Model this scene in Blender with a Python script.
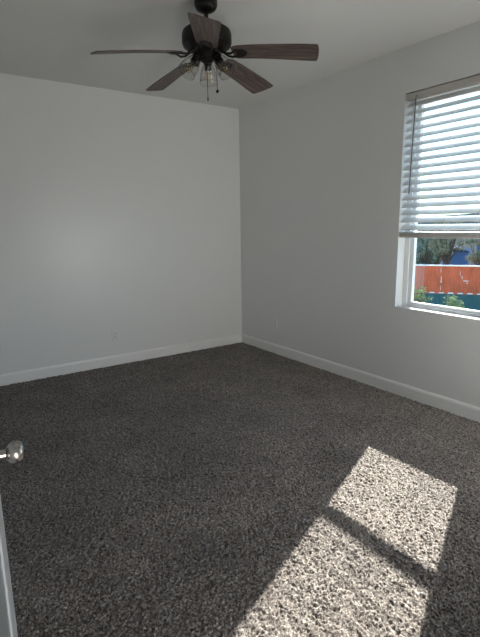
import bpy, bmesh, math, random
import numpy as np
from mathutils import Vector, Matrix, noise

# ------------------------------------------------------------------ start
for o in list(bpy.data.objects): bpy.data.objects.remove(o, do_unlink=True)
S = bpy.context.scene
COL = S.collection
R = math.radians
rnd = random.Random(7)

# ------------------------------------------------------------------ camera
cam_d = bpy.data.cameras.new('camera')
cam = bpy.data.objects.new('camera', cam_d); COL.objects.link(cam)
yaw, pitch, roll, F = R(34.3524), R(11.1728), R(-0.8431), 471.45
f = Vector((math.sin(yaw)*math.cos(pitch), math.cos(yaw)*math.cos(pitch), -math.sin(pitch)))
r = Vector((math.cos(yaw), -math.sin(yaw), 0)); u = r.cross(f)
r2 = r*math.cos(roll)+u*math.sin(roll); u2 = -r*math.sin(roll)+u*math.cos(roll)
cam.matrix_world = Matrix(((r2.x, u2.x, -f.x, -3.2612), (r2.y, u2.y, -f.y, -4.7316), (r2.z, u2.z, -f.z, 1.4360), (0, 0, 0, 1)))
cam_d.sensor_fit = 'VERTICAL'; cam_d.sensor_height = 24.0; cam_d.lens = F/637*24.0
cam_d.clip_start = 0.02; cam_d.clip_end = 2000
S.camera = cam

# ------------------------------------------------------------------ light and exposure
SUN, SKY, HALL, FRONT, EXPO = 20.5, 0.50, 27.0, 14.5, 0.0
sun_dir = Vector((1.0, 0.455, 0.785)).normalized()
sd = bpy.data.lights.new('sun', 'SUN'); sd.energy = SUN; sd.angle = R(0.53); sd.color = (1.0, 0.95, 0.87)
so = bpy.data.objects.new('sun', sd); COL.objects.link(so)
so.rotation_euler = sun_dir.to_track_quat('Z', 'Y').to_euler(); so.location = (20, 9, 16)
W = bpy.data.worlds.new('sky'); S.world = W; W.use_nodes = True
wn = W.node_tree; wn.nodes.clear()
wo = wn.nodes.new('ShaderNodeOutputWorld'); bg = wn.nodes.new('ShaderNodeBackground')
sky = wn.nodes.new('ShaderNodeTexSky'); sky.sky_type = 'NISHITA'; sky.sun_disc = False
sky.sun_elevation = R(35.5); sky.sun_rotation = math.atan2(sun_dir.x, sun_dir.y)
sky.air_density = 1.0; sky.dust_density = 0.6; sky.ozone_density = 1.5
tint = wn.nodes.new('ShaderNodeMix'); tint.data_type = 'RGBA'; tint.blend_type = 'MULTIPLY'; tint.inputs[0].default_value = 1.0
wn.links.new(sky.outputs[0], tint.inputs[6]); tint.inputs[7].default_value = (0.50, 0.84, 1.0, 1); wn.links.new(tint.outputs[2], bg.inputs[0]); wn.links.new(bg.outputs[0], wo.inputs[0])
bg.inputs[1].default_value = SKY
def area(name, loc, rot, sx, sy, energy, color):
    d = bpy.data.lights.new(name, 'AREA'); d.shape = 'RECTANGLE'; d.size = sx; d.size_y = sy
    d.energy = energy; d.color = color
    o = bpy.data.objects.new(name, d); COL.objects.link(o); o.location = loc; o.rotation_euler = rot
    return o
# added fill lamp, unseen behind the camera, shining up through the open doorway
area('hall_fill', (-3.25, -5.40, 0.60), (R(104), 0, R(-24)), 0.30, 1.1, HALL, (1.0, 0.985, 0.95))
# added fill lamp at an invented front-wall opening, to the right of the doorway
area('front_fill', (-0.58, -4.47, 1.10), (R(90), 0, 0), 0.84, 1.15, FRONT, (1.0, 0.98, 0.94))
S.view_settings.view_transform = 'Standard'; S.view_settings.look = 'None'
S.view_settings.gamma = 1.0; S.view_settings.use_curve_mapping = False
S.view_settings.exposure = EXPO

# ------------------------------------------------------------------ helpers
def tag(o, label=None, cat=None, group=None, kind=None):
    if label: o['label'] = label
    if cat: o['category'] = cat
    if group: o['group'] = group
    if kind: o['kind'] = kind
    return o
def empty(name, loc=(0, 0, 0), rz=0.0):
    o = bpy.data.objects.new(name, None); COL.objects.link(o)
    o.location = loc; o.rotation_euler = (0, 0, rz); o.empty_display_size = 0.1
    return o
def obj(name, bm, mat=None, parent=None, smooth=None, bevel=0.0, kind=None):
    me = bpy.data.meshes.new(name); bm.normal_update(); bm.to_mesh(me); bm.free()
    o = bpy.data.objects.new(name, me); COL.objects.link(o)
    if mat: me.materials.append(mat)
    if smooth is not None:
        for p in me.polygons: p.use_smooth = True
        es = o.modifiers.new('split', 'EDGE_SPLIT'); es.split_angle = R(smooth)
    if bevel:
        b = o.modifiers.new('bevel', 'BEVEL'); b.width = bevel; b.segments = 2; b.limit_method = 'ANGLE'
    if parent: o.parent = parent
    if kind: o['kind'] = kind
    return o
def box(bm, x0, x1, y0, y1, z0, z1, M=None):
    vs = [bm.verts.new(c) for c in ((x0,y0,z0),(x1,y0,z0),(x1,y1,z0),(x0,y1,z0),(x0,y0,z1),(x1,y0,z1),(x1,y1,z1),(x0,y1,z1))]
    if M:
        for v in vs: v.co = M @ v.co
    for q in ((0,3,2,1),(4,5,6,7),(0,1,5,4),(1,2,6,5),(2,3,7,6),(3,0,4,7)): bm.faces.new([vs[i] for i in q])
    return vs
def lathe(bm, prof, n=32, M=None, cap=True):
    rings = []
    for (rr, z) in prof:
        ring = []
        for k in range(n):
            a = 2*math.pi*k/n
            c = Vector((rr*math.cos(a), rr*math.sin(a), z))
            ring.append(bm.verts.new(M @ c if M else c))
        rings.append(ring)
    for a, b in zip(rings, rings[1:]):
        for k in range(n): bm.faces.new((a[k], a[(k+1) % n], b[(k+1) % n], b[k]))
    if cap:
        bm.faces.new(list(reversed(rings[0]))); bm.faces.new(rings[-1])
def tube(bm, pts, rad, n=10):
    pts = [Vector(p) for p in pts]; rings = []
    rads = rad if isinstance(rad, (list, tuple)) else [rad]*len(pts)
    for i, p in enumerate(pts):
        d = (pts[min(i+1, len(pts)-1)]-pts[max(i-1, 0)]).normalized()
        a = d.cross(Vector((0, 0, 1)))
        if a.length < 0.05: a = d.cross(Vector((1, 0, 0)))
        a.normalize(); b = d.cross(a)
        rings.append([bm.verts.new(p+(a*math.cos(t)+b*math.sin(t))*rads[i]) for t in [2*math.pi*k/n for k in range(n)]])
    for A, B in zip(rings, rings[1:]):
        for k in range(n): bm.faces.new((A[k], A[(k+1) % n], B[(k+1) % n], B[k]))
    bm.faces.new(list(reversed(rings[0]))); bm.faces.new(rings[-1])
    bmesh.ops.recalc_face_normals(bm, faces=bm.faces)

class Mat:
    def __init__(s, name):
        s.m = bpy.data.materials.new(name); s.m.use_nodes = True; s.t = s.m.node_tree
        s.p = s.t.nodes['Principled BSDF']; s.out = s.t.nodes['Material Output']
    def n(s, typ, **kw):
        nd = s.t.nodes.new(typ)
        for k, v in kw.items():
            if k in nd.inputs: nd.inputs[k].default_value = v
            else: setattr(nd, k, v)
        return nd
    def l(s, a, b): s.t.links.new(a, b)
    def coord(s, scale=(1, 1, 1)):
        tc = s.n('ShaderNodeTexCoord'); mp = s.n('ShaderNodeMapping'); mp.inputs['Scale'].default_value = scale
        s.l(tc.outputs['Object'], mp.inputs['Vector']); return mp.outputs['Vector']
    def ramp(s, fac, stops):
        rp = s.n('ShaderNodeValToRGB'); cr = rp.color_ramp
        while len(cr.elements) < len(stops): cr.elements.new(0.5)
        for e, (pos, c) in zip(cr.elements, stops): e.position = pos; e.color = (*c, 1)
        s.l(fac, rp.inputs['Fac']); return rp.outputs['Color']
    def bump(s, h, strength, dist):
        b = s.n('ShaderNodeBump'); b.inputs['Strength'].default_value = strength; b.inputs['Distance'].default_value = dist
        s.l(h, b.inputs['Height']); s.l(b.outputs['Normal'], s.p.inputs['Normal'])
def plain(name, col, rough=0.5, metal=0.0, spec=0.5, nscale=60, var=0.04, bump=0.0, bdist=0.001, stretch=(1, 1, 1)):
    M = Mat(name); v = M.coord(stretch)
    nz = M.n('ShaderNodeTexNoise', Scale=nscale, Detail=4.0); M.l(v, nz.inputs['Vector'])
    M.l(M.ramp(nz.outputs['Fac'], [(0.3, tuple(c*(1-var) for c in col)), (0.7, tuple(min(1, c*(1+var)) for c in col))]), M.p.inputs['Base Color'])
    M.p.inputs['Roughness'].default_value = rough; M.p.inputs['Metallic'].default_value = metal
    M.p.inputs['Specular IOR Level'].default_value = spec
    if bump: M.bump(nz.outputs['Fac'], bump, bdist)
    return M.m

# ------------------------------------------------------------------ materials
def wall_material(name, col, rough):
    M = Mat(name); v = M.coord()
    a = M.n('ShaderNodeTexNoise', Scale=70.0, Detail=3.0); M.l(v, a.inputs['Vector'])
    b = M.n('ShaderNodeTexNoise', Scale=1.7, Detail=3.0); M.l(v, b.inputs['Vector'])
    M.l(M.ramp(b.outputs['Fac'], [(0.3, tuple(c*0.985 for c in col)), (0.7, col)]), M.p.inputs['Base Color'])
    ad = M.n('ShaderNodeMath', operation='MULTIPLY_ADD'); M.l(b.outputs['Fac'], ad.inputs[0]); ad.inputs[1].default_value = 2.0
    M.l(a.outputs['Fac'], ad.inputs[2])
    M.bump(ad.outputs[0], 0.25, 0.004)
    M.p.inputs['Roughness'].default_value = rough
    return M.m
m_wall = wall_material('wall_paint', (0.74, 0.745, 0.735), 0.31)
m_ceil = wall_material('ceiling_paint', (0.74, 0.74, 0.725), 0.7)
m_trim = plain('white_trim_paint', (0.80, 0.80, 0.79), 0.35, nscale=20, var=0.01)
m_door = plain('door_paint_shaded', (0.55, 0.555, 0.56), 0.35, nscale=20, var=0.01)  # white paint greyed evenly to carry the shade on the door
m_vinyl = plain('window_vinyl', (0.82, 0.84, 0.85), 0.4, nscale=30, var=0.01)
m_blind = plain('blind_vinyl', (0.80, 0.82, 0.83), 0.45, nscale=25, var=0.015, stretch=(1, 0.1, 1))
m_rail = plain('blind_rail', (0.52, 0.49, 0.455), 0.5, nscale=25, var=0.03)
m_cord = plain('cord_white', (0.75, 0.75, 0.73), 0.8)
m_wand = plain('wand_plastic', (0.10, 0.10, 0.11), 0.25)
m_plate = plain('outlet_plastic', (0.74, 0.74, 0.72), 0.3, var=0.01)
m_slot = plain('outlet_slot', (0.05, 0.05, 0.05), 0.6)
m_bronze = plain('dark_bronze', (0.008, 0.0065, 0.006), 0.45, metal=0.1, spec=0.28, nscale=80, var=0.2)
m_nickel = plain('satin_nickel', (0.47, 0.45, 0.42), 0.27, metal=1.0, nscale=80, var=0.03)
m_brass = plain('bulb_cap', (0.6, 0.55, 0.46), 0.35, metal=1.0)

def glass(name, tint, gloss_rough=0.02, ior=1.45, bump=0.0):
    M = Mat(name); t = M.t; t.nodes.remove(M.p)
    tr = M.n('ShaderNodeBsdfTransparent'); tr.inputs[0].default_value = (*tint, 1)
    gl = M.n('ShaderNodeBsdfGlossy'); gl.inputs['Roughness'].default_value = gloss_rough
    fr = M.n('ShaderNodeFresnel'); ge = M.n('ShaderNodeNewGeometry')
    mi = M.n('ShaderNodeMix', data_type='FLOAT'); mi.inputs[2].default_value = ior; mi.inputs[3].default_value = 1/ior
    M.l(ge.outputs['Backfacing'], mi.inputs[0]); M.l(mi.outputs[0], fr.inputs['IOR'])
    mx = M.n('ShaderNodeMixShader')
    if bump:
        v = M.coord(); vo = M.n('ShaderNodeTexVoronoi', Scale=180.0); M.l(v, vo.inputs['Vector'])
        bp = M.n('ShaderNodeBump'); bp.inputs['Strength'].default_value = bump; bp.inputs['Distance'].default_value = 0.002
        M.l(vo.outputs['Distance'], bp.inputs['Height'])
        M.l(bp.outputs['Normal'], gl.inputs['Normal']); M.l(bp.outputs['Normal'], fr.inputs['Normal'])
    M.l(fr.outputs[0], mx.inputs[0]); M.l(tr.outputs[0], mx.inputs[1]); M.l(gl.outputs[0], mx.inputs[2])
    M.l(mx.outputs[0], M.out.inputs['Surface']); return M.m
m_pane = glass('window_glass', (0.97, 0.985, 0.98))
m_shade = glass('seeded_glass', (0.94, 0.94, 0.935), 0.12, 1.5, 0.25)
m_bulb = glass('amber_bulb_glass', (0.97, 0.91, 0.80), 0.05, 1.45)

# blade: dark weathered barn wood, grain along the blade (object X)
def wood():
    M = Mat('weathered_dark_wood'); v = M.coord((1.5, 26, 10))
    a = M.n('ShaderNodeTexNoise', Scale=3.0, Detail=8.0, Roughness=0.65, Distortion=0.4); M.l(v, a.inputs['Vector'])
    v2 = M.coord((2.5, 5, 1)); b = M.n('ShaderNodeTexNoise', Scale=2.2, Detail=3.0); M.l(v2, b.inputs['Vector'])
    c1 = M.ramp(a.outputs['Fac'], [(0.28, (0.026, 0.017, 0.014)), (0.5, (0.105, 0.076, 0.065)), (0.72, (0.23, 0.175, 0.15))])
    mx = M.n('ShaderNodeMix', data_type='RGBA', blend_type='MULTIPLY'); mx.inputs[0].default_value = 0.6
    M.l(c1, mx.inputs[6]); M.l(M.ramp(b.outputs['Fac'], [(0.3, (0.55, 0.5, 0.5)), (0.7, (1, 1, 1))]), mx.inputs[7])
    M.l(mx.outputs[2], M.p.inputs['Base Color']); M.p.inputs['Roughness'].default_value = 0.5
    M.bump(a.outputs['Fac'], 0.3, 0.002); return M.m
m_wood = wood()

# carpet: frieze pile, beige / taupe / dark brown yarns twisted together
def carpet_material():
    M = Mat('frieze_carpet'); v = M.coord()
    nz = M.n('ShaderNodeTexNoise', Scale=170.0, Detail=2.0, Roughness=0.6); M.l(v, nz.inputs['Vector'])
    vo = M.n('ShaderNodeTexVoronoi', Scale=160.0); M.l(v, vo.inputs['Vector'])
    sp = M.n('ShaderNodeSeparateColor'); M.l(vo.outputs['Color'], sp.inputs[0])
    m = M.n('ShaderNodeMix', data_type='FLOAT'); m.inputs[0].default_value = 0.75
    M.l(nz.outputs['Fac'], m.inputs[2]); M.l(sp.outputs[0], m.inputs[3])
    c = M.ramp(m.outputs[0], [(0.12, (0.045, 0.036, 0.033)), (0.34, (0.135, 0.113, 0.105)), (0.62, (0.24, 0.212, 0.198)), (0.88, (0.43, 0.402, 0.375))])
    lo = M.n('ShaderNodeTexNoise', Scale=2.3, Detail=4.0, Roughness=0.6); M.l(v, lo.inputs['Vector'])
    mx = M.n('ShaderNodeMix', data_type='RGBA', blend_type='MULTIPLY'); mx.inputs[0].default_value = 1.0
    M.l(c, mx.inputs[6]); M.l(M.ramp(lo.outputs['Fac'], [(0.32, (0.70, 0.69, 0.68)), (0.66, (1.05, 1.03, 1.0))]), mx.inputs[7])
    M.l(mx.outputs[2], M.p.inputs['Base Color'])
    M.p.inputs['Roughness'].default_value = 1.0; M.p.inputs['Specular IOR Level'].default_value = 0.05
    M.p.inputs['Sheen Weight'].default_value = 0.3
    M.bump(nz.outputs['Fac'], 0.6, 0.006); return M.m
m_carpet = carpet_material()

# ------------------------------------------------------------------ room shell
XL, YF, H = -3.45, -4.40, 2.74
WY0, WY1, WZ0, WZ1 = -3.04, -2.258, 0.752, 2.41      # window opening in the right wall
DX0, DX1, DH = -3.335, -2.41, 2.05                    # doorway in the front wall
def struct(name, boxes, m, bevel=0.0):
    bm = bmesh.new()
    for b in boxes: box(bm, *b)
    return obj(name, bm, m, bevel=bevel, kind='structure')
struct('floor', [(XL-0.15, 0.15, -7.4, 0.15, -0.15, -0.012)], plain('subfloor', (0.30, 0.26, 0.22), 0.9))
struct('ceiling', [(XL-0.15, 0.15, -7.4, 0.15, H, H+0.12)], m_ceil)
struct('wall_back', [(XL-0.15, 0.15, 0, 0.15, -0.012, H)], m_wall)
struct('wall_left', [(XL-0.15, XL, -7.4, 0, -0.012, H)], m_wall)
bm = bmesh.new()                                     # right wall: one clean shell around the window opening
T = 0.15
def quad(a, b, c, d): bm.faces.new([bm.verts.new(p) for p in (a, b, c, d)])
ys = [YF, WY0, WY1, 0]; zs = [-0.012, WZ0, WZ1, H]
for i in range(3):
    for j in range(3):
        if i == 1 and j == 1: continue
        for X in (0, T): quad((X, ys[i], zs[j]), (X, ys[i+1], zs[j]), (X, ys[i+1], zs[j+1]), (X, ys[i], zs[j+1]))
quad((0, WY0, WZ0), (T, WY0, WZ0), (T, WY1, WZ0), (0, WY1, WZ0)); quad((0, WY0, WZ1), (T, WY0, WZ1), (T, WY1, WZ1), (0, WY1, WZ1))
quad((0, WY0, WZ0), (T, WY0, WZ0), (T, WY0, WZ1), (0, WY0, WZ1)); quad((0, WY1, WZ0), (T, WY1, WZ0), (T, WY1, WZ1), (0, WY1, WZ1))
quad((0, YF, -0.012), (T, YF, -0.012), (T, YF, H), (0, YF, H)); quad((0, YF, H), (T, YF, H), (T, 0, H), (0, 0, H))
bmesh.ops.remove_doubles(bm, verts=bm.verts, dist=1e-5); bmesh.ops.recalc_face_normals(bm, faces=bm.faces)
obj('wall_right', bm, m_wall, kind='structure')
struct('wall_front', [(DX1, -1.45, YF-0.12, YF, -0.012, H), (-0.15, T, YF-0.12, YF, -0.012, H), (-1.45, -0.15, YF-0.12, YF, -0.012, 0.50), (-1.45, -0.15, YF-0.12, YF, 1.70, H), (XL, DX0, YF-0.12, YF, -0.012, H), (DX0, DX1, YF-0.12, YF, DH, H)], m_wall)  # opening right of the doorway is invented, for the front fill lamp
struct('wall_hall_back', [(XL-0.15, T, -7.52, -7.4, -0.012, H)], m_wall)
struct('wall_hall_side', [(-1.9, -1.78, -7.4, YF-0.12, -0.012, H)], m_wall)

def baseboard(name, run):      # run: list of (x,y) path, profile pushed to the room side
    (x0, y0), (x1, y1), (nx, ny) = run
    prof = [(0, -0.008), (0.014, -0.008), (0.014, 0.088), (0.011, 0.098), (0.006, 0.107), (0, 0.108)]
    bm = bmesh.new(); A = []; B = []
    for (d, z) in prof:
        A.append(bm.verts.new((x0+nx*d, y0+ny*d, z))); B.append(bm.verts.new((x1+nx*d, y1+ny*d, z)))
    k = len(prof)
    for i in range(k): bm.faces.new((A[i], A[(i+1) % k], B[(i+1) % k], B[i]))
    bm.faces.new(A); bm.faces.new(B); bmesh.ops.recalc_face_normals(bm, faces=bm.faces)
    obj(name, bm, m_trim, kind='structure')
baseboard('baseboard_back', ((XL+0.014, 0), (-0.014, 0), (0, -1)))
baseboard('baseboard_right', ((0, 0), (0, YF), (-1, 0)))
baseboard('baseboard_left', ((XL, 0), (XL, YF), (1, 0)))
baseboard('baseboard_front', ((DX1+0.06, YF), (-0.014, YF), (0, 1)))
struct('trim_1', [(DX0, DX0+0.015, YF-0.12, YF, -0.01, DH), (DX1-0.015, DX1, YF-0.12, YF, -0.01, DH), (DX0, DX1, YF-0.12, YF, DH-0.015, DH),
                  (DX1-0.01, DX1+0.05, YF, YF+0.012, -0.01, DH+0.05), (DX0-0.05, DX1+0.05, YF, YF+0.012, DH, DH+0.055)], m_trim)

# ------------------------------------------------------------------ carpet pile (real tufts)
def carpet():
    g = 0.005; x0, x1, y0, y1 = XL+0.001, -0.001, YF+0.001, -0.001
    nx = int((x1-x0)/g); ny = int((y1-y0)/g)
    rs = np.random.RandomState(3)
    X, Y = np.meshgrid(np.linspace(x0, x1, nx+1), np.linspace(y0, y1, ny+1))
    c = 0.0100; gx = int((x1-x0)/c)+4; gy = int((y1-y0)/c)+4
    px = (np.arange(gx)[None, :]-1+rs.rand(gy, gx))*c+x0; py = (np.arange(gy)[:, None]-1+rs.rand(gy, gx))*c+y0
    ph = rs.rand(gy, gx)
    ci = ((X-x0)/c).astype(int)+1; cj = ((Y-y0)/c).astype(int)+1
    Z = np.zeros_like(X)
    for a in (-1, 0, 1):
        for b in (-1, 0, 1):
            ii = np.clip(ci+a, 0, gx-1); jj = np.clip(cj+b, 0, gy-1)
            d2 = ((X-px[jj, ii])**2+(Y-py[jj, ii])**2)/(0.0080**2)
            Z = np.maximum(Z, (0.45+0.55*ph[jj, ii])*np.clip(1-d2, 0, 1)**0.7)
    Z = -0.0115+Z*0.019+rs.rand(*X.shape)*0.003
    co = np.stack([X+(rs.rand(*X.shape)-.5)*0.003, Y+(rs.rand(*X.shape)-.5)*0.003, Z], -1)
    co[:, 0, 0] = x0; co[:, -1, 0] = x1; co[0, :, 1] = y0; co[-1, :, 1] = y1
    co = co.reshape(-1, 3).astype(np.float32)
    idx = np.arange((nx+1)*(ny+1)).reshape(ny+1, nx+1)
    q = np.stack([idx[:-1, :-1], idx[:-1, 1:], idx[1:, 1:], idx[1:, :-1]], -1).reshape(-1, 4)
    me = bpy.data.meshes.new('carpet'); me.vertices.add(len(co)); me.vertices.foreach_set('co', co.ravel())
    me.loops.add(q.size); me.loops.foreach_set('vertex_index', q.ravel().astype(np.int32))
    me.polygons.add(len(q)); me.polygons.foreach_set('loop_start', np.arange(0, q.size, 4, dtype=np.int32))
    me.polygons.foreach_set('use_smooth', np.ones(len(q), dtype=bool))
    me.update(calc_edges=True); me.materials.append(m_carpet)
    o = bpy.data.objects.new('carpet', me); COL.objects.link(o)
    tag(o, 'speckled taupe and beige frieze carpet covering the whole floor', 'carpet', kind='stuff')
carpet()

# ------------------------------------------------------------------ window
win = empty('window_1', (0, (WY0+WY1)/2, WZ0)); win['kind'] = 'structure'
def wobj(name, boxes, m, par, bevel=0.002):
    bm = bmesh.new()
    for b in boxes: box(bm, *b)
    o = obj(name, bm, m, par, bevel=bevel)
    o.matrix_parent_inverse = Matrix.Translation(-Vector((0, (WY0+WY1)/2, WZ0))) if par is win else Matrix.Identity(4)
    return o
def ring(x0, x1, y0, y1, z0, z1, w, wb=None, wt=None):
    wb = wb or w; wt = wt or w
    return [(x0, x1, y0, y0+w, z0, z1), (x0, x1, y1-w, y1, z0, z1), (x0, x1, y0+w, y1-w, z0, z0+wb), (x0, x1, y0+w, y1-w, z1-wt, z1)]
wobj('frame', ring(0.088, 0.149, WY0+.001, WY1-.001, WZ0+.001, WZ1-.001, 0.042, 0.020), m_vinyl, win)
wobj('sash', ring(0.100, 0.135, WY0+0.032, WY1-0.044, WZ0+0.018, WZ1-0.04, 0.037, 0.022, 0.045), m_vinyl, win, 0.004)
wobj('pane', [(0.116, 0.120, WY0+0.064, WY1-0.078, WZ0+0.036, WZ1-0.08)], m_pane, win, 0)

bm = bmesh.new()
for b in ((-1.45, -1.41, YF-0.11, YF-0.08, 0.50, 1.70), (-0.19, -0.15, YF-0.11, YF-0.08, 0.50, 1.70), (-1.41, -0.19, YF-0.11, YF-0.08, 0.50, 0.54), (-1.41, -0.19, YF-0.11, YF-0.08, 1.66, 1.70)): box(bm, *b)
w2 = obj('fill_opening_frame', bm, m_vinyl, kind='structure', bevel=0.002)  # unseen frame invented to go with the front fill lamp
# ------------------------------------------------------------------ blind
BY0, BY1 = WY0+0.006, WY1-0.006
bl = empty('window_blind', (0.03, (BY0+BY1)/2, WZ1))
tag(bl, 'white horizontal slat blind with tilted slats, lowered over the upper window', 'window blind')
def bobj(name, bm, m, par=bl, **k):
    o = obj(name, bm, m, par, **k)
    if par is bl: o.matrix_parent_inverse = Matrix.Translation(-Vector(bl.location))
    return o
bm = bmesh.new(); box(bm, 0.000, 0.058, BY0, BY1, WZ1-0.055, WZ1-0.008); bobj('headrail', bm, m_rail, bevel=0.003)
ZB = 1.320
bm = bmesh.new(); box(bm, 0.002, 0.054, BY0, BY1, ZB, ZB+0.027); rail = bobj('bottom_rail', bm, m_rail, bevel=0.004)
def slat_mesh(tilt, w=0.064, th=0.0032, crown=0.003):
    bm = bmesh.new(); n = 6; top = []; bot = []
    Mt = Matrix.Rotation(tilt, 4, 'Y')
    for i in range(n+1):
        t = i/n*2-1
        for lst, off in ((top, th/2), (bot, -th/2)):
            c = Mt @ Vector((t*w/2, 0, crown*(1-t*t)-crown/2+off))
            lst.append([bm.verts.new((c.x, BY0+.002, c.z)), bm.verts.new((c.x, BY1-.002, c.z))])
    for i in range(n):
        bm.faces.new((top[i][0], top[i+1][0], top[i+1][1], top[i][1])); bm.faces.new((bot[i][0], bot[i][1], bot[i+1][1], bot[i+1][0]))
        for e in (0, 1): bm.faces.new((top[i][e], top[i+1][e], bot[i+1][e], bot[i][e]))
    for i in (0, n): bm.faces.new((top[i][0], top[i][1], bot[i][1], bot[i][0]))
    bmesh.ops.recalc_face_normals(bm, faces=bm.faces)
    me = bpy.data.meshes.new('slat'); bm.to_mesh(me); bm.free(); me.materials.append(m_blind)
    for p in me.polygons: p.use_smooth = True
    return me
def place_slat(me, z, x=0.030):
    o = bpy.data.objects.new('slat', me); COL.objects.link(o); o.parent = bl
    o.matrix_parent_inverse = Matrix.Translation(-Vector(bl.location)); o.location = (x, 0, z)
    es = o.modifiers.new('split', 'EDGE_SPLIT'); es.split_angle = R(35)
sl = slat_mesh(R(-40)); flat = slat_mesh(0)
NS = 17
for k in range(NS): place_slat(sl, 2.325-k*0.0576)
for k in range(3): place_slat(flat, ZB+0.0315+k*0.0065, 0.028)
for y in (-2.424, -2.655, -2.888):
    bm = bmesh.new()
    for x in (0.004, 0.053): tube(bm, [(x, y, WZ1-0.055), (x, y, ZB+0.018)], 0.0009, 5)
    for k in range(NS): z = 2.325-k*0.0576; tube(bm, [(0.006, y+0.004, z-0.022), (0.052, y+0.004, z+0.015)], 0.0007, 4)
    bobj('ladder_cord', bm, m_cord)
bm = bmesh.new(); tube(bm, [(-0.010, -2.360, 2.352), (-0.0115, -2.352, 2.0), (-0.013, -2.345, 1.66)], 0.0042, 8); bobj('tilt_wand', bm, m_wand, smooth=40)
bm = bmesh.new(); tube(bm, [(0.0, -2.360, 2.375), (-0.010, -2.360, 2.372), (-0.010, -2.360, 2.345)], 0.003, 6); bobj('wand_hook', bm, m_wand)

# ------------------------------------------------------------------ outlets
def outlet(name, loc, rz, label):
    t = empty(name, loc, rz); tag(t, label, 'outlet', 'outlet plates on the walls')
    # local: plate in XZ plane, facing -Y
    bm = bmesh.new(); box(bm, -0.035, 0.035, -0.006, 0, -0.0575, 0.0575); obj('plate', bm, m_plate, t, bevel=0.003)
    for s in (-1, 1):
        bm = bmesh.new(); lathe(bm, [(0.0172, 0), (0.0172, 0.0025)], 24, Matrix.Translation((0, -0.006, s*0.0195)) @ Matrix.Rotation(R(90), 4, 'X'))
        so_ = obj('socket', bm, m_plate, t)
        bm = bmesh.new()
        for dx in (-0.0063, 0.0063): box(bm, dx-0.0012, dx+0.0012, -0.0091, -0.0083, s*0.0195-0.001, s*0.0195+0.008)
        box(bm, -0.0022, 0.0022, -0.0091, -0.0083, s*0.0195-0.010, s*0.0195-0.0055)
        obj('slot', bm, m_slot, so_)
    bm = bmesh.new(); lathe(bm, [(0.003, 0), (0.0024, 0.0012)], 12, Matrix.Translation((0, -0.006, 0)) @ Matrix.Rotation(R(90), 4, 'X')); obj('screw', bm, m_nickel, t)
outlet('wall_outlet', (-1.622, 0, 0.325), 0, 'white duplex outlet low on the back wall, left of the corner')
outlet('wall_outlet', (0, -0.676, 0.336), R(-90), 'white outlet plate low on the window wall, near the room corner')

# ------------------------------------------------------------------ door
DT, DW, DHt = 0.035, 0.905, 2.03
th = R(10)
dvec = Vector((math.sin(th), math.cos(th), 0)); nvec = Vector((math.cos(th), -math.sin(th), 0))
edge = Vector((-3.154, -3.486, 0)); hinge = edge-dvec*DW
door = empty('door_1', (hinge.x, hinge.y, 0.012), math.atan2(dvec.y, dvec.x)); door['kind'] = 'structure'
# local: x along the leaf from hinge to latch, face towards the camera side is y = 0, body towards +y
def leaf():
    bm = bmesh.new(); st = 0.115; pan = [(0.20, 0.92), (1.06, 1.90)]; dp = 0.003
    Y0, Y1 = 0.0, DT
    box(bm, 0, st, Y0, Y1, 0, DHt); box(bm, DW-st, DW, Y0, Y1, 0, DHt)
    zs_ = [0]+[z for p in pan for z in p]+[DHt]
    for a, b in ((zs_[0], zs_[1]), (zs_[2], zs_[3]), (zs_[4], zs_[5])): box(bm, st, DW-st, Y0, Y1, a, b)
    return bm, pan, st, dp
bm, pan, st, dp = leaf(); obj('door_frame', bm, m_door, door, bevel=0.002)
for a, b in pan:
    bm = bmesh.new(); w = 0.03
    box(bm, st, DW-st, dp, DT-dp, a, b)
    for (Ya, Yb) in ((0.001, dp), (DT-dp, DT-0.001)):
        for bb in ((st, st+0.012, a, b), (DW-st-0.012, DW-st, a, b), (st+0.012, DW-st-0.012, a, a+0.012), (st+0.012, DW-st-0.012, b-0.012, b)):
            box(bm, bb[0], bb[1], Ya, Yb, bb[2], bb[3])
        box(bm, st+0.05, DW-st-0.05, Ya+(0.002 if Ya < 0.01 else 0), Yb-(0 if Ya < 0.01 else 0.002), a+0.05, b-0.05)
    obj('panel', bm, m_door, door, bevel=0.0015)
for s in (-1, 1):
    base = Matrix.Translation((DW-0.066, 0 if s < 0 else DT, 0.898)) @ Matrix.Rotation(R(90 if s < 0 else -90), 4, 'X')
    bm = bmesh.new(); lathe(bm, [(0.0325, 0), (0.0325, 0.003), (0.030, 0.007), (0.019, 0.011), (0.013, 0.014), (0.0115, 0.024), (0.0115, 0.030)], 40, base)
    rose = obj('knob_rose', bm, m_nickel, door, smooth=40)
    bm = bmesh.new(); lathe(bm, [(0.011, 0.028), (0.015, 0.030), (0.0215, 0.034), (0.0258, 0.041), (0.0272, 0.049), (0.0262, 0.057), (0.0225, 0.063), (0.016, 0.0665), (0.008, 0.068), (0.001, 0.0682)], 40, base)
    obj('door_knob', bm, m_nickel, rose, smooth=60)
bm = bmesh.new(); box(bm, DW, DW+0.001, 0.006, 0.029, 0.87, 0.927); obj('latch_plate', bm, m_nickel, door)
for z in (0.2, 1.0, 1.8):
    bm = bmesh.new(); lathe(bm, [(0.006, z-0.045), (0.006, z+0.045)], 12, Matrix.Translation((-0.004, DT*0.2, 0))); obj('hinge', bm, m_nickel, door)

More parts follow.
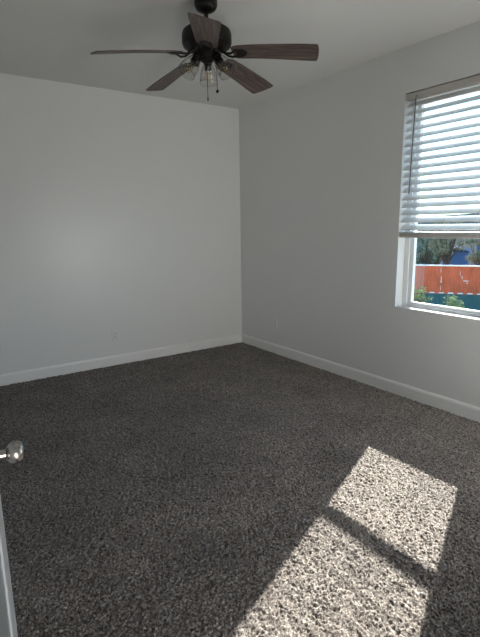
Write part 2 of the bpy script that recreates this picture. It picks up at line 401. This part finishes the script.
# ------------------------------------------------------------------ ceiling fan
DZ = 0.96
FX, FY, FZ = -3.2612+DZ*1.66896-0.002, -4.7316+DZ*2.75512+0.005, 1.436+DZ
fan = empty('ceiling_fan', (FX, FY, H))
tag(fan, 'dark bronze ceiling fan with five weathered wood blades and three glass lights', 'ceiling fan')
def fobj(name, bm, m, par=fan, **k):       # geometry given relative to fan axis, z absolute
    for v in bm.verts: v.co.z -= H
    return obj(name, bm, m, par, **k)
bm = bmesh.new(); lathe(bm, [(0.066, H), (0.068, H-0.008), (0.068, H-0.026), (0.064, H-0.030), (0.064, H-0.038), (0.056, H-0.050), (0.040, H-0.060), (0.022, H-0.066), (0.018, H-0.068)], 48); fobj('canopy', bm, m_bronze, smooth=35)
bm = bmesh.new(); lathe(bm, [(0.0125, H-0.06), (0.0125, 2.62), (0.024, 2.618), (0.024, 2.60)], 24); fobj('downrod', bm, m_bronze, smooth=35)
bm = bmesh.new(); lathe(bm, [(0.03, 2.602), (0.075, 2.598), (0.118, 2.588), (0.141, 2.572), (0.148, 2.554), (0.149, 2.508), (0.143, 2.492), (0.120, 2.478), (0.085, 2.472), (0.05, 2.470)], 64); fobj('motor_housing', bm, m_bronze, smooth=30)
bm = bmesh.new(); lathe(bm, [(0.054, 2.472), (0.056, 2.465), (0.056, 2.432), (0.054, 2.424), (0.044, 2.418), (0.038, 2.408), (0.02, 2.400), (0.008, 2.397)], 48); fobj('light_fitter', bm, m_bronze, smooth=35)

RB, R0 = 0.667, 0.160
def sag(x): t = max(0, (x-0.16)/(RB-0.16)); return 2.442-H-0.054*t**1.35
def blade_mesh():
    bm = bmesh.new(); nx, ny = 24, 6; th_ = 0.006; tilt = R(13)
    def pt(i, j, s):
        u_ = i/nx; v_ = j/ny*2-1
        hw = (0.061+0.018*min(1, u_*1.2)) * (1-0.22*max(0, 1-u_*14)**2)
        x = R0+(RB-R0)*u_
        if i == nx: x -= 0.010*abs(v_)**4
        x += 0.012*v_*u_*-1
        y = v_*hw
        z = -y*math.sin(tilt)+s*th_/2
        return Vector((x, y*math.cos(tilt), z+sag(x)))
    g = {}
    for i in range(nx+1):
        for j in range(ny+1):
            for s in (-1, 1): g[i, j, s] = bm.verts.new(pt(i, j, s))
    for i in range(nx):
        for j in range(ny):
            bm.faces.new((g[i, j, 1], g[i+1, j, 1], g[i+1, j+1, 1], g[i, j+1, 1]))
            bm.faces.new((g[i, j, -1], g[i, j+1, -1], g[i+1, j+1, -1], g[i+1, j, -1]))
        for j in (0, ny): bm.faces.new((g[i, j, -1], g[i+1, j, -1], g[i+1, j, 1], g[i, j, 1]))
    for j in range(ny):
        for i in (0, nx): bm.faces.new((g[i, j, -1], g[i, j+1, -1], g[i, j+1, 1], g[i, j, 1]))
    bmesh.ops.recalc_face_normals(bm, faces=bm.faces); return bm
def iron_mesh():
    bm = bmesh.new(); tilt = R(13)
    for s in (-1, 1):
        pts = [(0.075, s*0.012, 2.468-H), (0.105, s*0.016, 2.450-H), (0.13, s*0.024, 2.432-H), (0.155, s*0.030, 2.428-H), (0.185, s*0.030, sag(0.185)-0.006-s*0.030*math.sin(tilt)), (0.225, s*0.026, sag(0.225)-0.006-s*0.026*math.sin(tilt))]
        tube(bm, pts, [0.008, 0.0075, 0.007, 0.007, 0.006, 0.004], 8)
    M = Matrix.Translation((0.215, 0, sag(0.215)-0.006)) @ Matrix.Rotation(-tilt, 4, 'X')
    n = 20; vs = []
    for z in (-0.002, 0.002):
        vs.append([bm.verts.new(M @ Vector((0.034*math.cos(2*math.pi*k/n), 0.030*math.sin(2*math.pi*k/n)*(1.15-0.3*math.cos(2*math.pi*k/n)), z))) for k in range(n)])
    bm.faces.new(vs[1]); bm.faces.new(list(reversed(vs[0])))
    for k in range(n): bm.faces.new((vs[0][k], vs[0][(k+1) % n], vs[1][(k+1) % n], vs[1][k]))
    bmesh.ops.recalc_face_normals(bm, faces=bm.faces); return bm
b0 = obj('blade', blade_mesh(), m_wood, fan, smooth=40); i0 = obj('blade_iron', iron_mesh(), m_bronze, b0, smooth=40)
PHI = R(-121.9)
for k in range(5):
    a = PHI+k*2*math.pi/5
    if k == 0: b = b0
    else:
        b = b0.copy(); COL.objects.link(b); b.parent = fan
        i = i0.copy(); COL.objects.link(i); i.parent = b
    b.rotation_euler = (0, 0, a)

# three-light kit: clear seeded glass shades with filament bulbs
def light_unit(ang):
    c, s = math.cos(ang), math.sin(ang)
    A = Vector((0.030*c, 0.030*s, 2.432-H)); B = Vector((0.050*c, 0.050*s, 2.434-H)); Cc = Vector((0.066*c, 0.066*s, 2.426-H))
    tl = R(38); ax = Vector((math.sin(tl)*c, math.sin(tl)*s, -math.cos(tl)))
    bm = bmesh.new(); tube(bm, [A, B, Cc], 0.010, 10); arm = obj('lamp_arm', bm, m_bronze, fan, smooth=50)
    M = Matrix.Translation(Cc) @ ax.to_track_quat('Z', 'Y').to_matrix().to_4x4()
    bm = bmesh.new(); lathe(bm, [(0.012, -0.012), (0.024, -0.008), (0.026, 0.0), (0.026, 0.010), (0.0215, 0.014), (0.0205, 0.046), (0.017, 0.048)], 28, M); obj('socket', bm, m_bronze, arm, smooth=35)
    bm = bmesh.new()
    lathe(bm, [(0.027, 0.004), (0.031, 0.016), (0.041, 0.040), (0.050, 0.068), (0.0555, 0.098), (0.0575, 0.128)], 36, M, cap=False)
    sh = obj('glass_shade', bm, m_shade, arm, smooth=60)
    so_ = sh.modifiers.new('thickness', 'SOLIDIFY'); so_.thickness = 0.0025
    bm = bmesh.new()
    lathe(bm, [(0.012, 0.048), (0.013, 0.056), (0.019, 0.066), (0.0255, 0.080), (0.027, 0.092), (0.0235, 0.106), (0.014, 0.116), (0.004, 0.119)], 24, M); bulb = obj('bulb', bm, m_bulb, arm, smooth=60)
    bm = bmesh.new()
    pts = [M @ Vector((0.011*math.cos(t*1.9), 0.011*math.sin(t*1.9), 0.060+0.045*(0.5-0.5*math.cos(t*2.5)))) for t in [k*0.35 for k in range(20)]]
    tube(bm, pts, 0.0011, 5); obj('filament', bm, m_brass, bulb)
base_a = R(56.6)
for k in range(3): light_unit(base_a+k*2*math.pi/3)
def chain(dx, dy, z0, z1, fob):
    bm = bmesh.new(); tube(bm, [(dx*0.9, dy*0.9, z0-H), (dx, dy, (z0+z1)/2-H), (dx, dy, z1-H)], 0.0016, 6); c_ = obj('pull_chain', bm, m_bronze, fan)
    M = Matrix.Translation((dx, dy, z1-H)); bm = bmesh.new()
    if fob == 'ball': lathe(bm, [(0.002, 0.010)]+[(0.0095*math.sin(R(a_)), 0.0095*math.cos(R(a_))) for a_ in range(20, 180, 20)]+[(0.0005, -0.0095)], 16, M)
    else: lathe(bm, [(0.0015, 0.012), (0.0035, 0.008), (0.0045, -0.006), (0.0035, -0.012), (0.001, -0.013)], 12, M)
    obj('chain_fob', bm, m_bronze, c_, smooth=60)
cr, cf = Vector((r.x, r.y)), Vector((f.x, f.y)).normalized()
def off(a, b): v = cr*a+cf*b; return v.x, v.y
chain(*off(0.000, -0.035), 2.385, 2.190, 'bar')
chain(*off(0.058, -0.030), 2.410, 2.232, 'ball')

# ------------------------------------------------------------------ outside
GZ = -7.49
bm = bmesh.new(); bmesh.ops.create_grid(bm, x_segments=40, y_segments=40, size=300)
for v in bm.verts: v.co = Vector((v.co.x+302, v.co.y, GZ))
obj('ground', bm, plain('dry_dirt', (0.05, 0.055, 0.055), 0.95, spec=0.0, nscale=0.4, var=0.3), kind='structure')
bm = bmesh.new(); box(bm, 0.3, 32, -16, 24, GZ-0.3, GZ+0.001)  # unseen pale slab added to bounce sun into the room and onto containers
obj('bounce_ground', bm, plain('pale_bounce', (0.72, 0.69, 0.63), 0.95, nscale=2, var=0.15), kind='structure')
def hill():
    bm = bmesh.new(); n = 60; rows = []
    for j in range(8):
        row = []
        for i in range(n+1):
            y = -400+i*16; x = 300+j*30; t = j/7
            h_ = GZ+math.sin(t*math.pi)*(16+6*noise.noise(Vector((y*0.012, j*0.3, 3))))
            row.append(bm.verts.new((x, y, h_)))
        rows.append(row)
    for a, b in zip(rows, rows[1:]):
        for i in range(n): bm.faces.new((a[i], a[i+1], b[i+1], b[i]))
    obj('hills', bm, plain('hill_scrub', (0.035, 0.05, 0.055), 0.95, spec=0.0, nscale=0.05, var=0.3), smooth=60, kind='structure')
hill()

CX, CY, CR = 34.781, 21.108, R(34.3)
def container(name, y0, y1, z0, m, label, group, top=None, dashes=False, patch=False):
    oy, X0, D, Hc = (y1-y0)/2, 0.0, 2.44, 2.59
    q = (y0+y1)/2-20.17
    t = empty(name, (CX-q*math.sin(CR), CY+q*math.cos(CR), z0), CR); tag(t, label, 'shipping container', group)
    bm = bmesh.new(); n = int((y1-y0)/0.28); xs = []
    def wave(k):
        q = k % 4; return 0.06 if q in (0, 1) else 0.10
    pts = []
    for k in range(n*4+1): pts.append((-oy+0.12+(2*oy-0.24)*k/(n*4), wave(k)))
    lo = [bm.verts.new((X0+d, y, 0.12)) for y, d in pts]; hi = [bm.verts.new((X0+d, y, Hc-0.10)) for y, d in pts]
    for k in range(len(pts)-1): bm.faces.new((lo[k], lo[k+1], hi[k+1], hi[k]))
    box(bm, X0+0.12, X0+D, -oy+0.05, oy-0.05, 0.05, Hc-0.24)
    bmesh.ops.recalc_face_normals(bm, faces=bm.faces)
    obj('corrugated_wall', bm, m, t)
    bm = bmesh.new(); box(bm, X0, X0+0.12, -oy, -oy+0.14, 0, Hc); box(bm, X0, X0+0.12, oy-0.14, oy, 0, Hc); box(bm, X0, X0+0.12, -oy, oy, 0, 0.14)
    obj('corner_frame', bm, m, t)
    bm = bmesh.new(); box(bm, X0-0.01, X0+0.10, -oy, oy, Hc-0.11, Hc); obj('roof_rail', bm, top or m, t)
    if dashes:
        k = -oy+0.3
        while k < oy-0.6:
            bm = bmesh.new(); box(bm, X0-0.012, X0, k, k+0.42, 0.03, 0.13); obj('white_marking', bm, m_white, t); k += 0.78
        for (yy, zz, a, b) in ((oy-1.35, 2.1, 0.03, 0.4), (oy-1.42, 1.35, 0.04, 0.45), (oy-1.42, 1.05, 0.07, 0.12), (oy-2.95, 1.85, 0.03, 0.4), (oy-3.12, 1.5, 0.05, 0.3), (oy-3.45, 1.2, 0.22, 0.12), (oy-3.55, 1.0, 0.06, 0.14), (oy-1.42, 0.5, 0.03, 0.4)):
            bm = bmesh.new(); box(bm, X0+0.045, X0+0.06, yy-a, yy+a, zz-b/2, zz+b/2, None); obj('scuff_mark', bm, m_scuff, t)
    if patch:
        bm = bmesh.new(); box(bm, X0+0.03, X0+0.06, patch[0]-(y0+y1)/2, patch[1]-(y0+y1)/2, patch[2], patch[3]); obj('tan_panel', bm, m_tan, t, bevel=0.01)
m_red = plain('red_steel', (0.60, 0.125, 0.055), 0.55, spec=0.05, nscale=1.2, var=0.12)
m_red2 = plain('faded_red_steel', (0.62, 0.20, 0.13), 0.6, spec=0.05, nscale=1.2, var=0.12)
m_teal = plain('teal_steel', (0.06, 0.125, 0.125), 0.55, spec=0.05, nscale=1.2, var=0.12)
m_white = plain('white_steel', (0.85, 0.80, 0.74), 0.6, spec=0.1)
m_scuff = plain('scuff_paint', (0.75, 0.45, 0.38), 0.8, spec=0.05)
m_tan = plain('tan_board', (0.42, 0.30, 0.15), 0.8)
container('shipping_container', 8.0, 20.15, GZ+2.6, m_red, 'red corrugated container with white rail and dashes, on the teal container', 'stacked containers', m_white, dashes=True)
container('shipping_container', 20.165, 32.315, GZ+2.6, m_red2, 'faded pinkish red container at the left end of the upper row', 'stacked containers', m_white)
container('shipping_container', 8.0, 20.15, GZ, m_teal, 'dark teal container under the red one, with a tan panel', 'stacked containers', patch=(13.6, 14.9, 2.3, 2.54))
container('shipping_container', 20.165, 32.315, GZ, m_teal, 'dark teal container behind the leafy shrubs, left end of lower row', 'stacked containers')

def leaf_material(name, c0, c1):
    M = Mat(name); v = M.coord(); nz = M.n('ShaderNodeTexNoise', Scale=3.0, Detail=3.0); M.l(v, nz.inputs['Vector'])
    M.l(M.ramp(nz.outputs['Fac'], [(0.35, c0), (0.65, c1)]), M.p.inputs['Base Color']); M.p.inputs['Roughness'].default_value = 0.6
    M.p.inputs['Specular IOR Level'].default_value = 0.08
    return M.m
m_leafA = leaf_material('olive_leaves', (0.13, 0.14, 0.07), (0.40, 0.37, 0.23))
m_leafB = leaf_material('grey_green_leaves', (0.10, 0.16, 0.10), (0.28, 0.34, 0.24))
m_leafC = leaf_material('bright_leaves', (0.15, 0.19, 0.06), (0.38, 0.39, 0.16))
m_bark = plain('bark', (0.10, 0.08, 0.06), 0.9, nscale=5, var=0.3)
def leaves(bm, c, rad, n, size, rg):
    for _ in range(n):
        d = Vector((rg.gauss(0, 1), rg.gauss(0, 1), rg.gauss(0, 1))).normalized()*rg.random()**0.45
        p = c+Vector((d.x*rad.x, d.y*rad.y, d.z*rad.z))
        a = Vector((rg.uniform(-1, 1), rg.uniform(-1, 1), rg.uniform(-1, 1))).normalized(); b = a.orthogonal().normalized()
        s = size*rg.uniform(0.6, 1.3)
        bm.faces.new([bm.verts.new(p+a*s), bm.verts.new(p+b*s*0.45), bm.verts.new(p-a*s), bm.verts.new(p-b*s*0.45)])
def tree(name, x, y, top, rad, nclump, nleaf, lsize, mleaf, label, cat, group, seed, low):
    rg = random.Random(seed); t = empty(name, (x, y, GZ)); tag(t, label, cat, group)
    h = top-GZ; bm = bmesh.new()
    tube(bm, [(0, 0, 0), (rg.uniform(-.2, .2), rg.uniform(-.2, .2), low*0.6), (0, 0, low)], [0.035*h*0.7, 0.025*h*0.7, 0.02*h*0.7], 8)
    cl = []
    for k in range(nclump):
        a = rg.uniform(0, 2*math.pi); q = math.sqrt(rg.random())*rad*0.8; zz = low+(h-low)*rg.uniform(0.15, 0.9)
        q *= 1.15-0.6*abs((zz-low)/(h-low)-0.4)
        e = Vector((q*math.cos(a), q*math.sin(a), zz)); cl.append(e)
        m_ = Vector((e.x*0.45, e.y*0.45, low+(zz-low)*0.35))
        tube(bm, [(0, 0, low*0.85), m_, e], [0.012*h, 0.007*h, 0.002*h], 6)
    obj('trunk', bm, m_bark, t)
    bm = bmesh.new(); cr_ = rad*0.33
    for e in cl: leaves(bm, e, Vector((cr_, cr_, cr_*0.75)), nleaf, lsize, rg)
    obj('foliage', bm, mleaf, t)
tl = 'trees beyond the containers'
tree('leafy_tree', 49.5, 31.2, 0.9, 1.9, 26, 150, 0.16, m_leafB, 'grey-green tree farthest left, behind the faded container', 'tree', tl, 5, 2.6)
tree('leafy_tree', 56.0, 34.2, 0.6, 2.6, 26, 140, 0.17, m_leafA, 'olive tree between the grey-green tree and the bare-limbed one', 'tree', tl, 2, 2.6)
tree('leafy_tree', 48.0, 27.2, 2.6, 2.1, 24, 110, 0.14, m_leafA, 'tallest olive tree with dark bare limbs, its top seen between the slats', 'tree', tl, 8, 4.6)
tree('leafy_tree', 47.0, 22.6, 0.6, 1.8, 22, 150, 0.15, m_leafA, 'olive tree at the right window edge, beside the blue building', 'tree', tl, 11, 2.8)
sg = 'shrubs before the containers'
tree('leafy_shrub', 20.0, 11.45, -1.85, 0.85, 60, 34, 0.075, m_leafC, 'pale green leafy shrub at the window left edge before the containers', 'shrub', sg, 21, 2.4)
tree('leafy_shrub', 20.0, 9.25, -2.15, 0.75, 50, 34, 0.075, m_leafC, 'pale green leafy shrub standing before the teal container, further right', 'shrub', sg, 25, 2.4)

def house(name, x, y, w, d, h, roofh, mwall, mroof, label):
    t = empty(name, (x, y, GZ), R(28)); tag(t, label, 'building', 'blue buildings behind the trees')
    bm = bmesh.new(); box(bm, 0, d, -w/2, w/2, 0, h); obj('wall', bm, mwall, t)
    bm = bmesh.new()
    vs = [bm.verts.new(c) for c in ((-0.3, -w/2-0.3, h), (d+0.3, -w/2-0.3, h), (d+0.3, w/2+0.3, h), (-0.3, w/2+0.3, h), (-0.3, 0, h+roofh), (d+0.3, 0, h+roofh))]
    for q in ((0, 1, 2, 3), (0, 4, 5, 1), (3, 2, 5, 4), (0, 3, 4), (1, 5, 2)): bm.faces.new([vs[i] for i in q])
    bmesh.ops.recalc_face_normals(bm, faces=bm.faces); obj('roof', bm, mroof, t)
m_blue = plain('blue_siding', (0.12, 0.18, 0.32), 0.6, spec=0.1, nscale=2, var=0.05)
m_roofm = plain('blue_roofing', (0.03, 0.05, 0.10), 0.8, spec=0.0, nscale=2, var=0.08)
house('house', 62, 34.7, 3.4, 5, 4.7, 0.7, m_blue, m_roofm, 'low blue gabled building glimpsed through the olive tree')
house('house', 73, 36.2, 2.6, 5, 7.6, 0.7, m_blue, m_roofm, 'taller blue building at the right window edge under the blind')
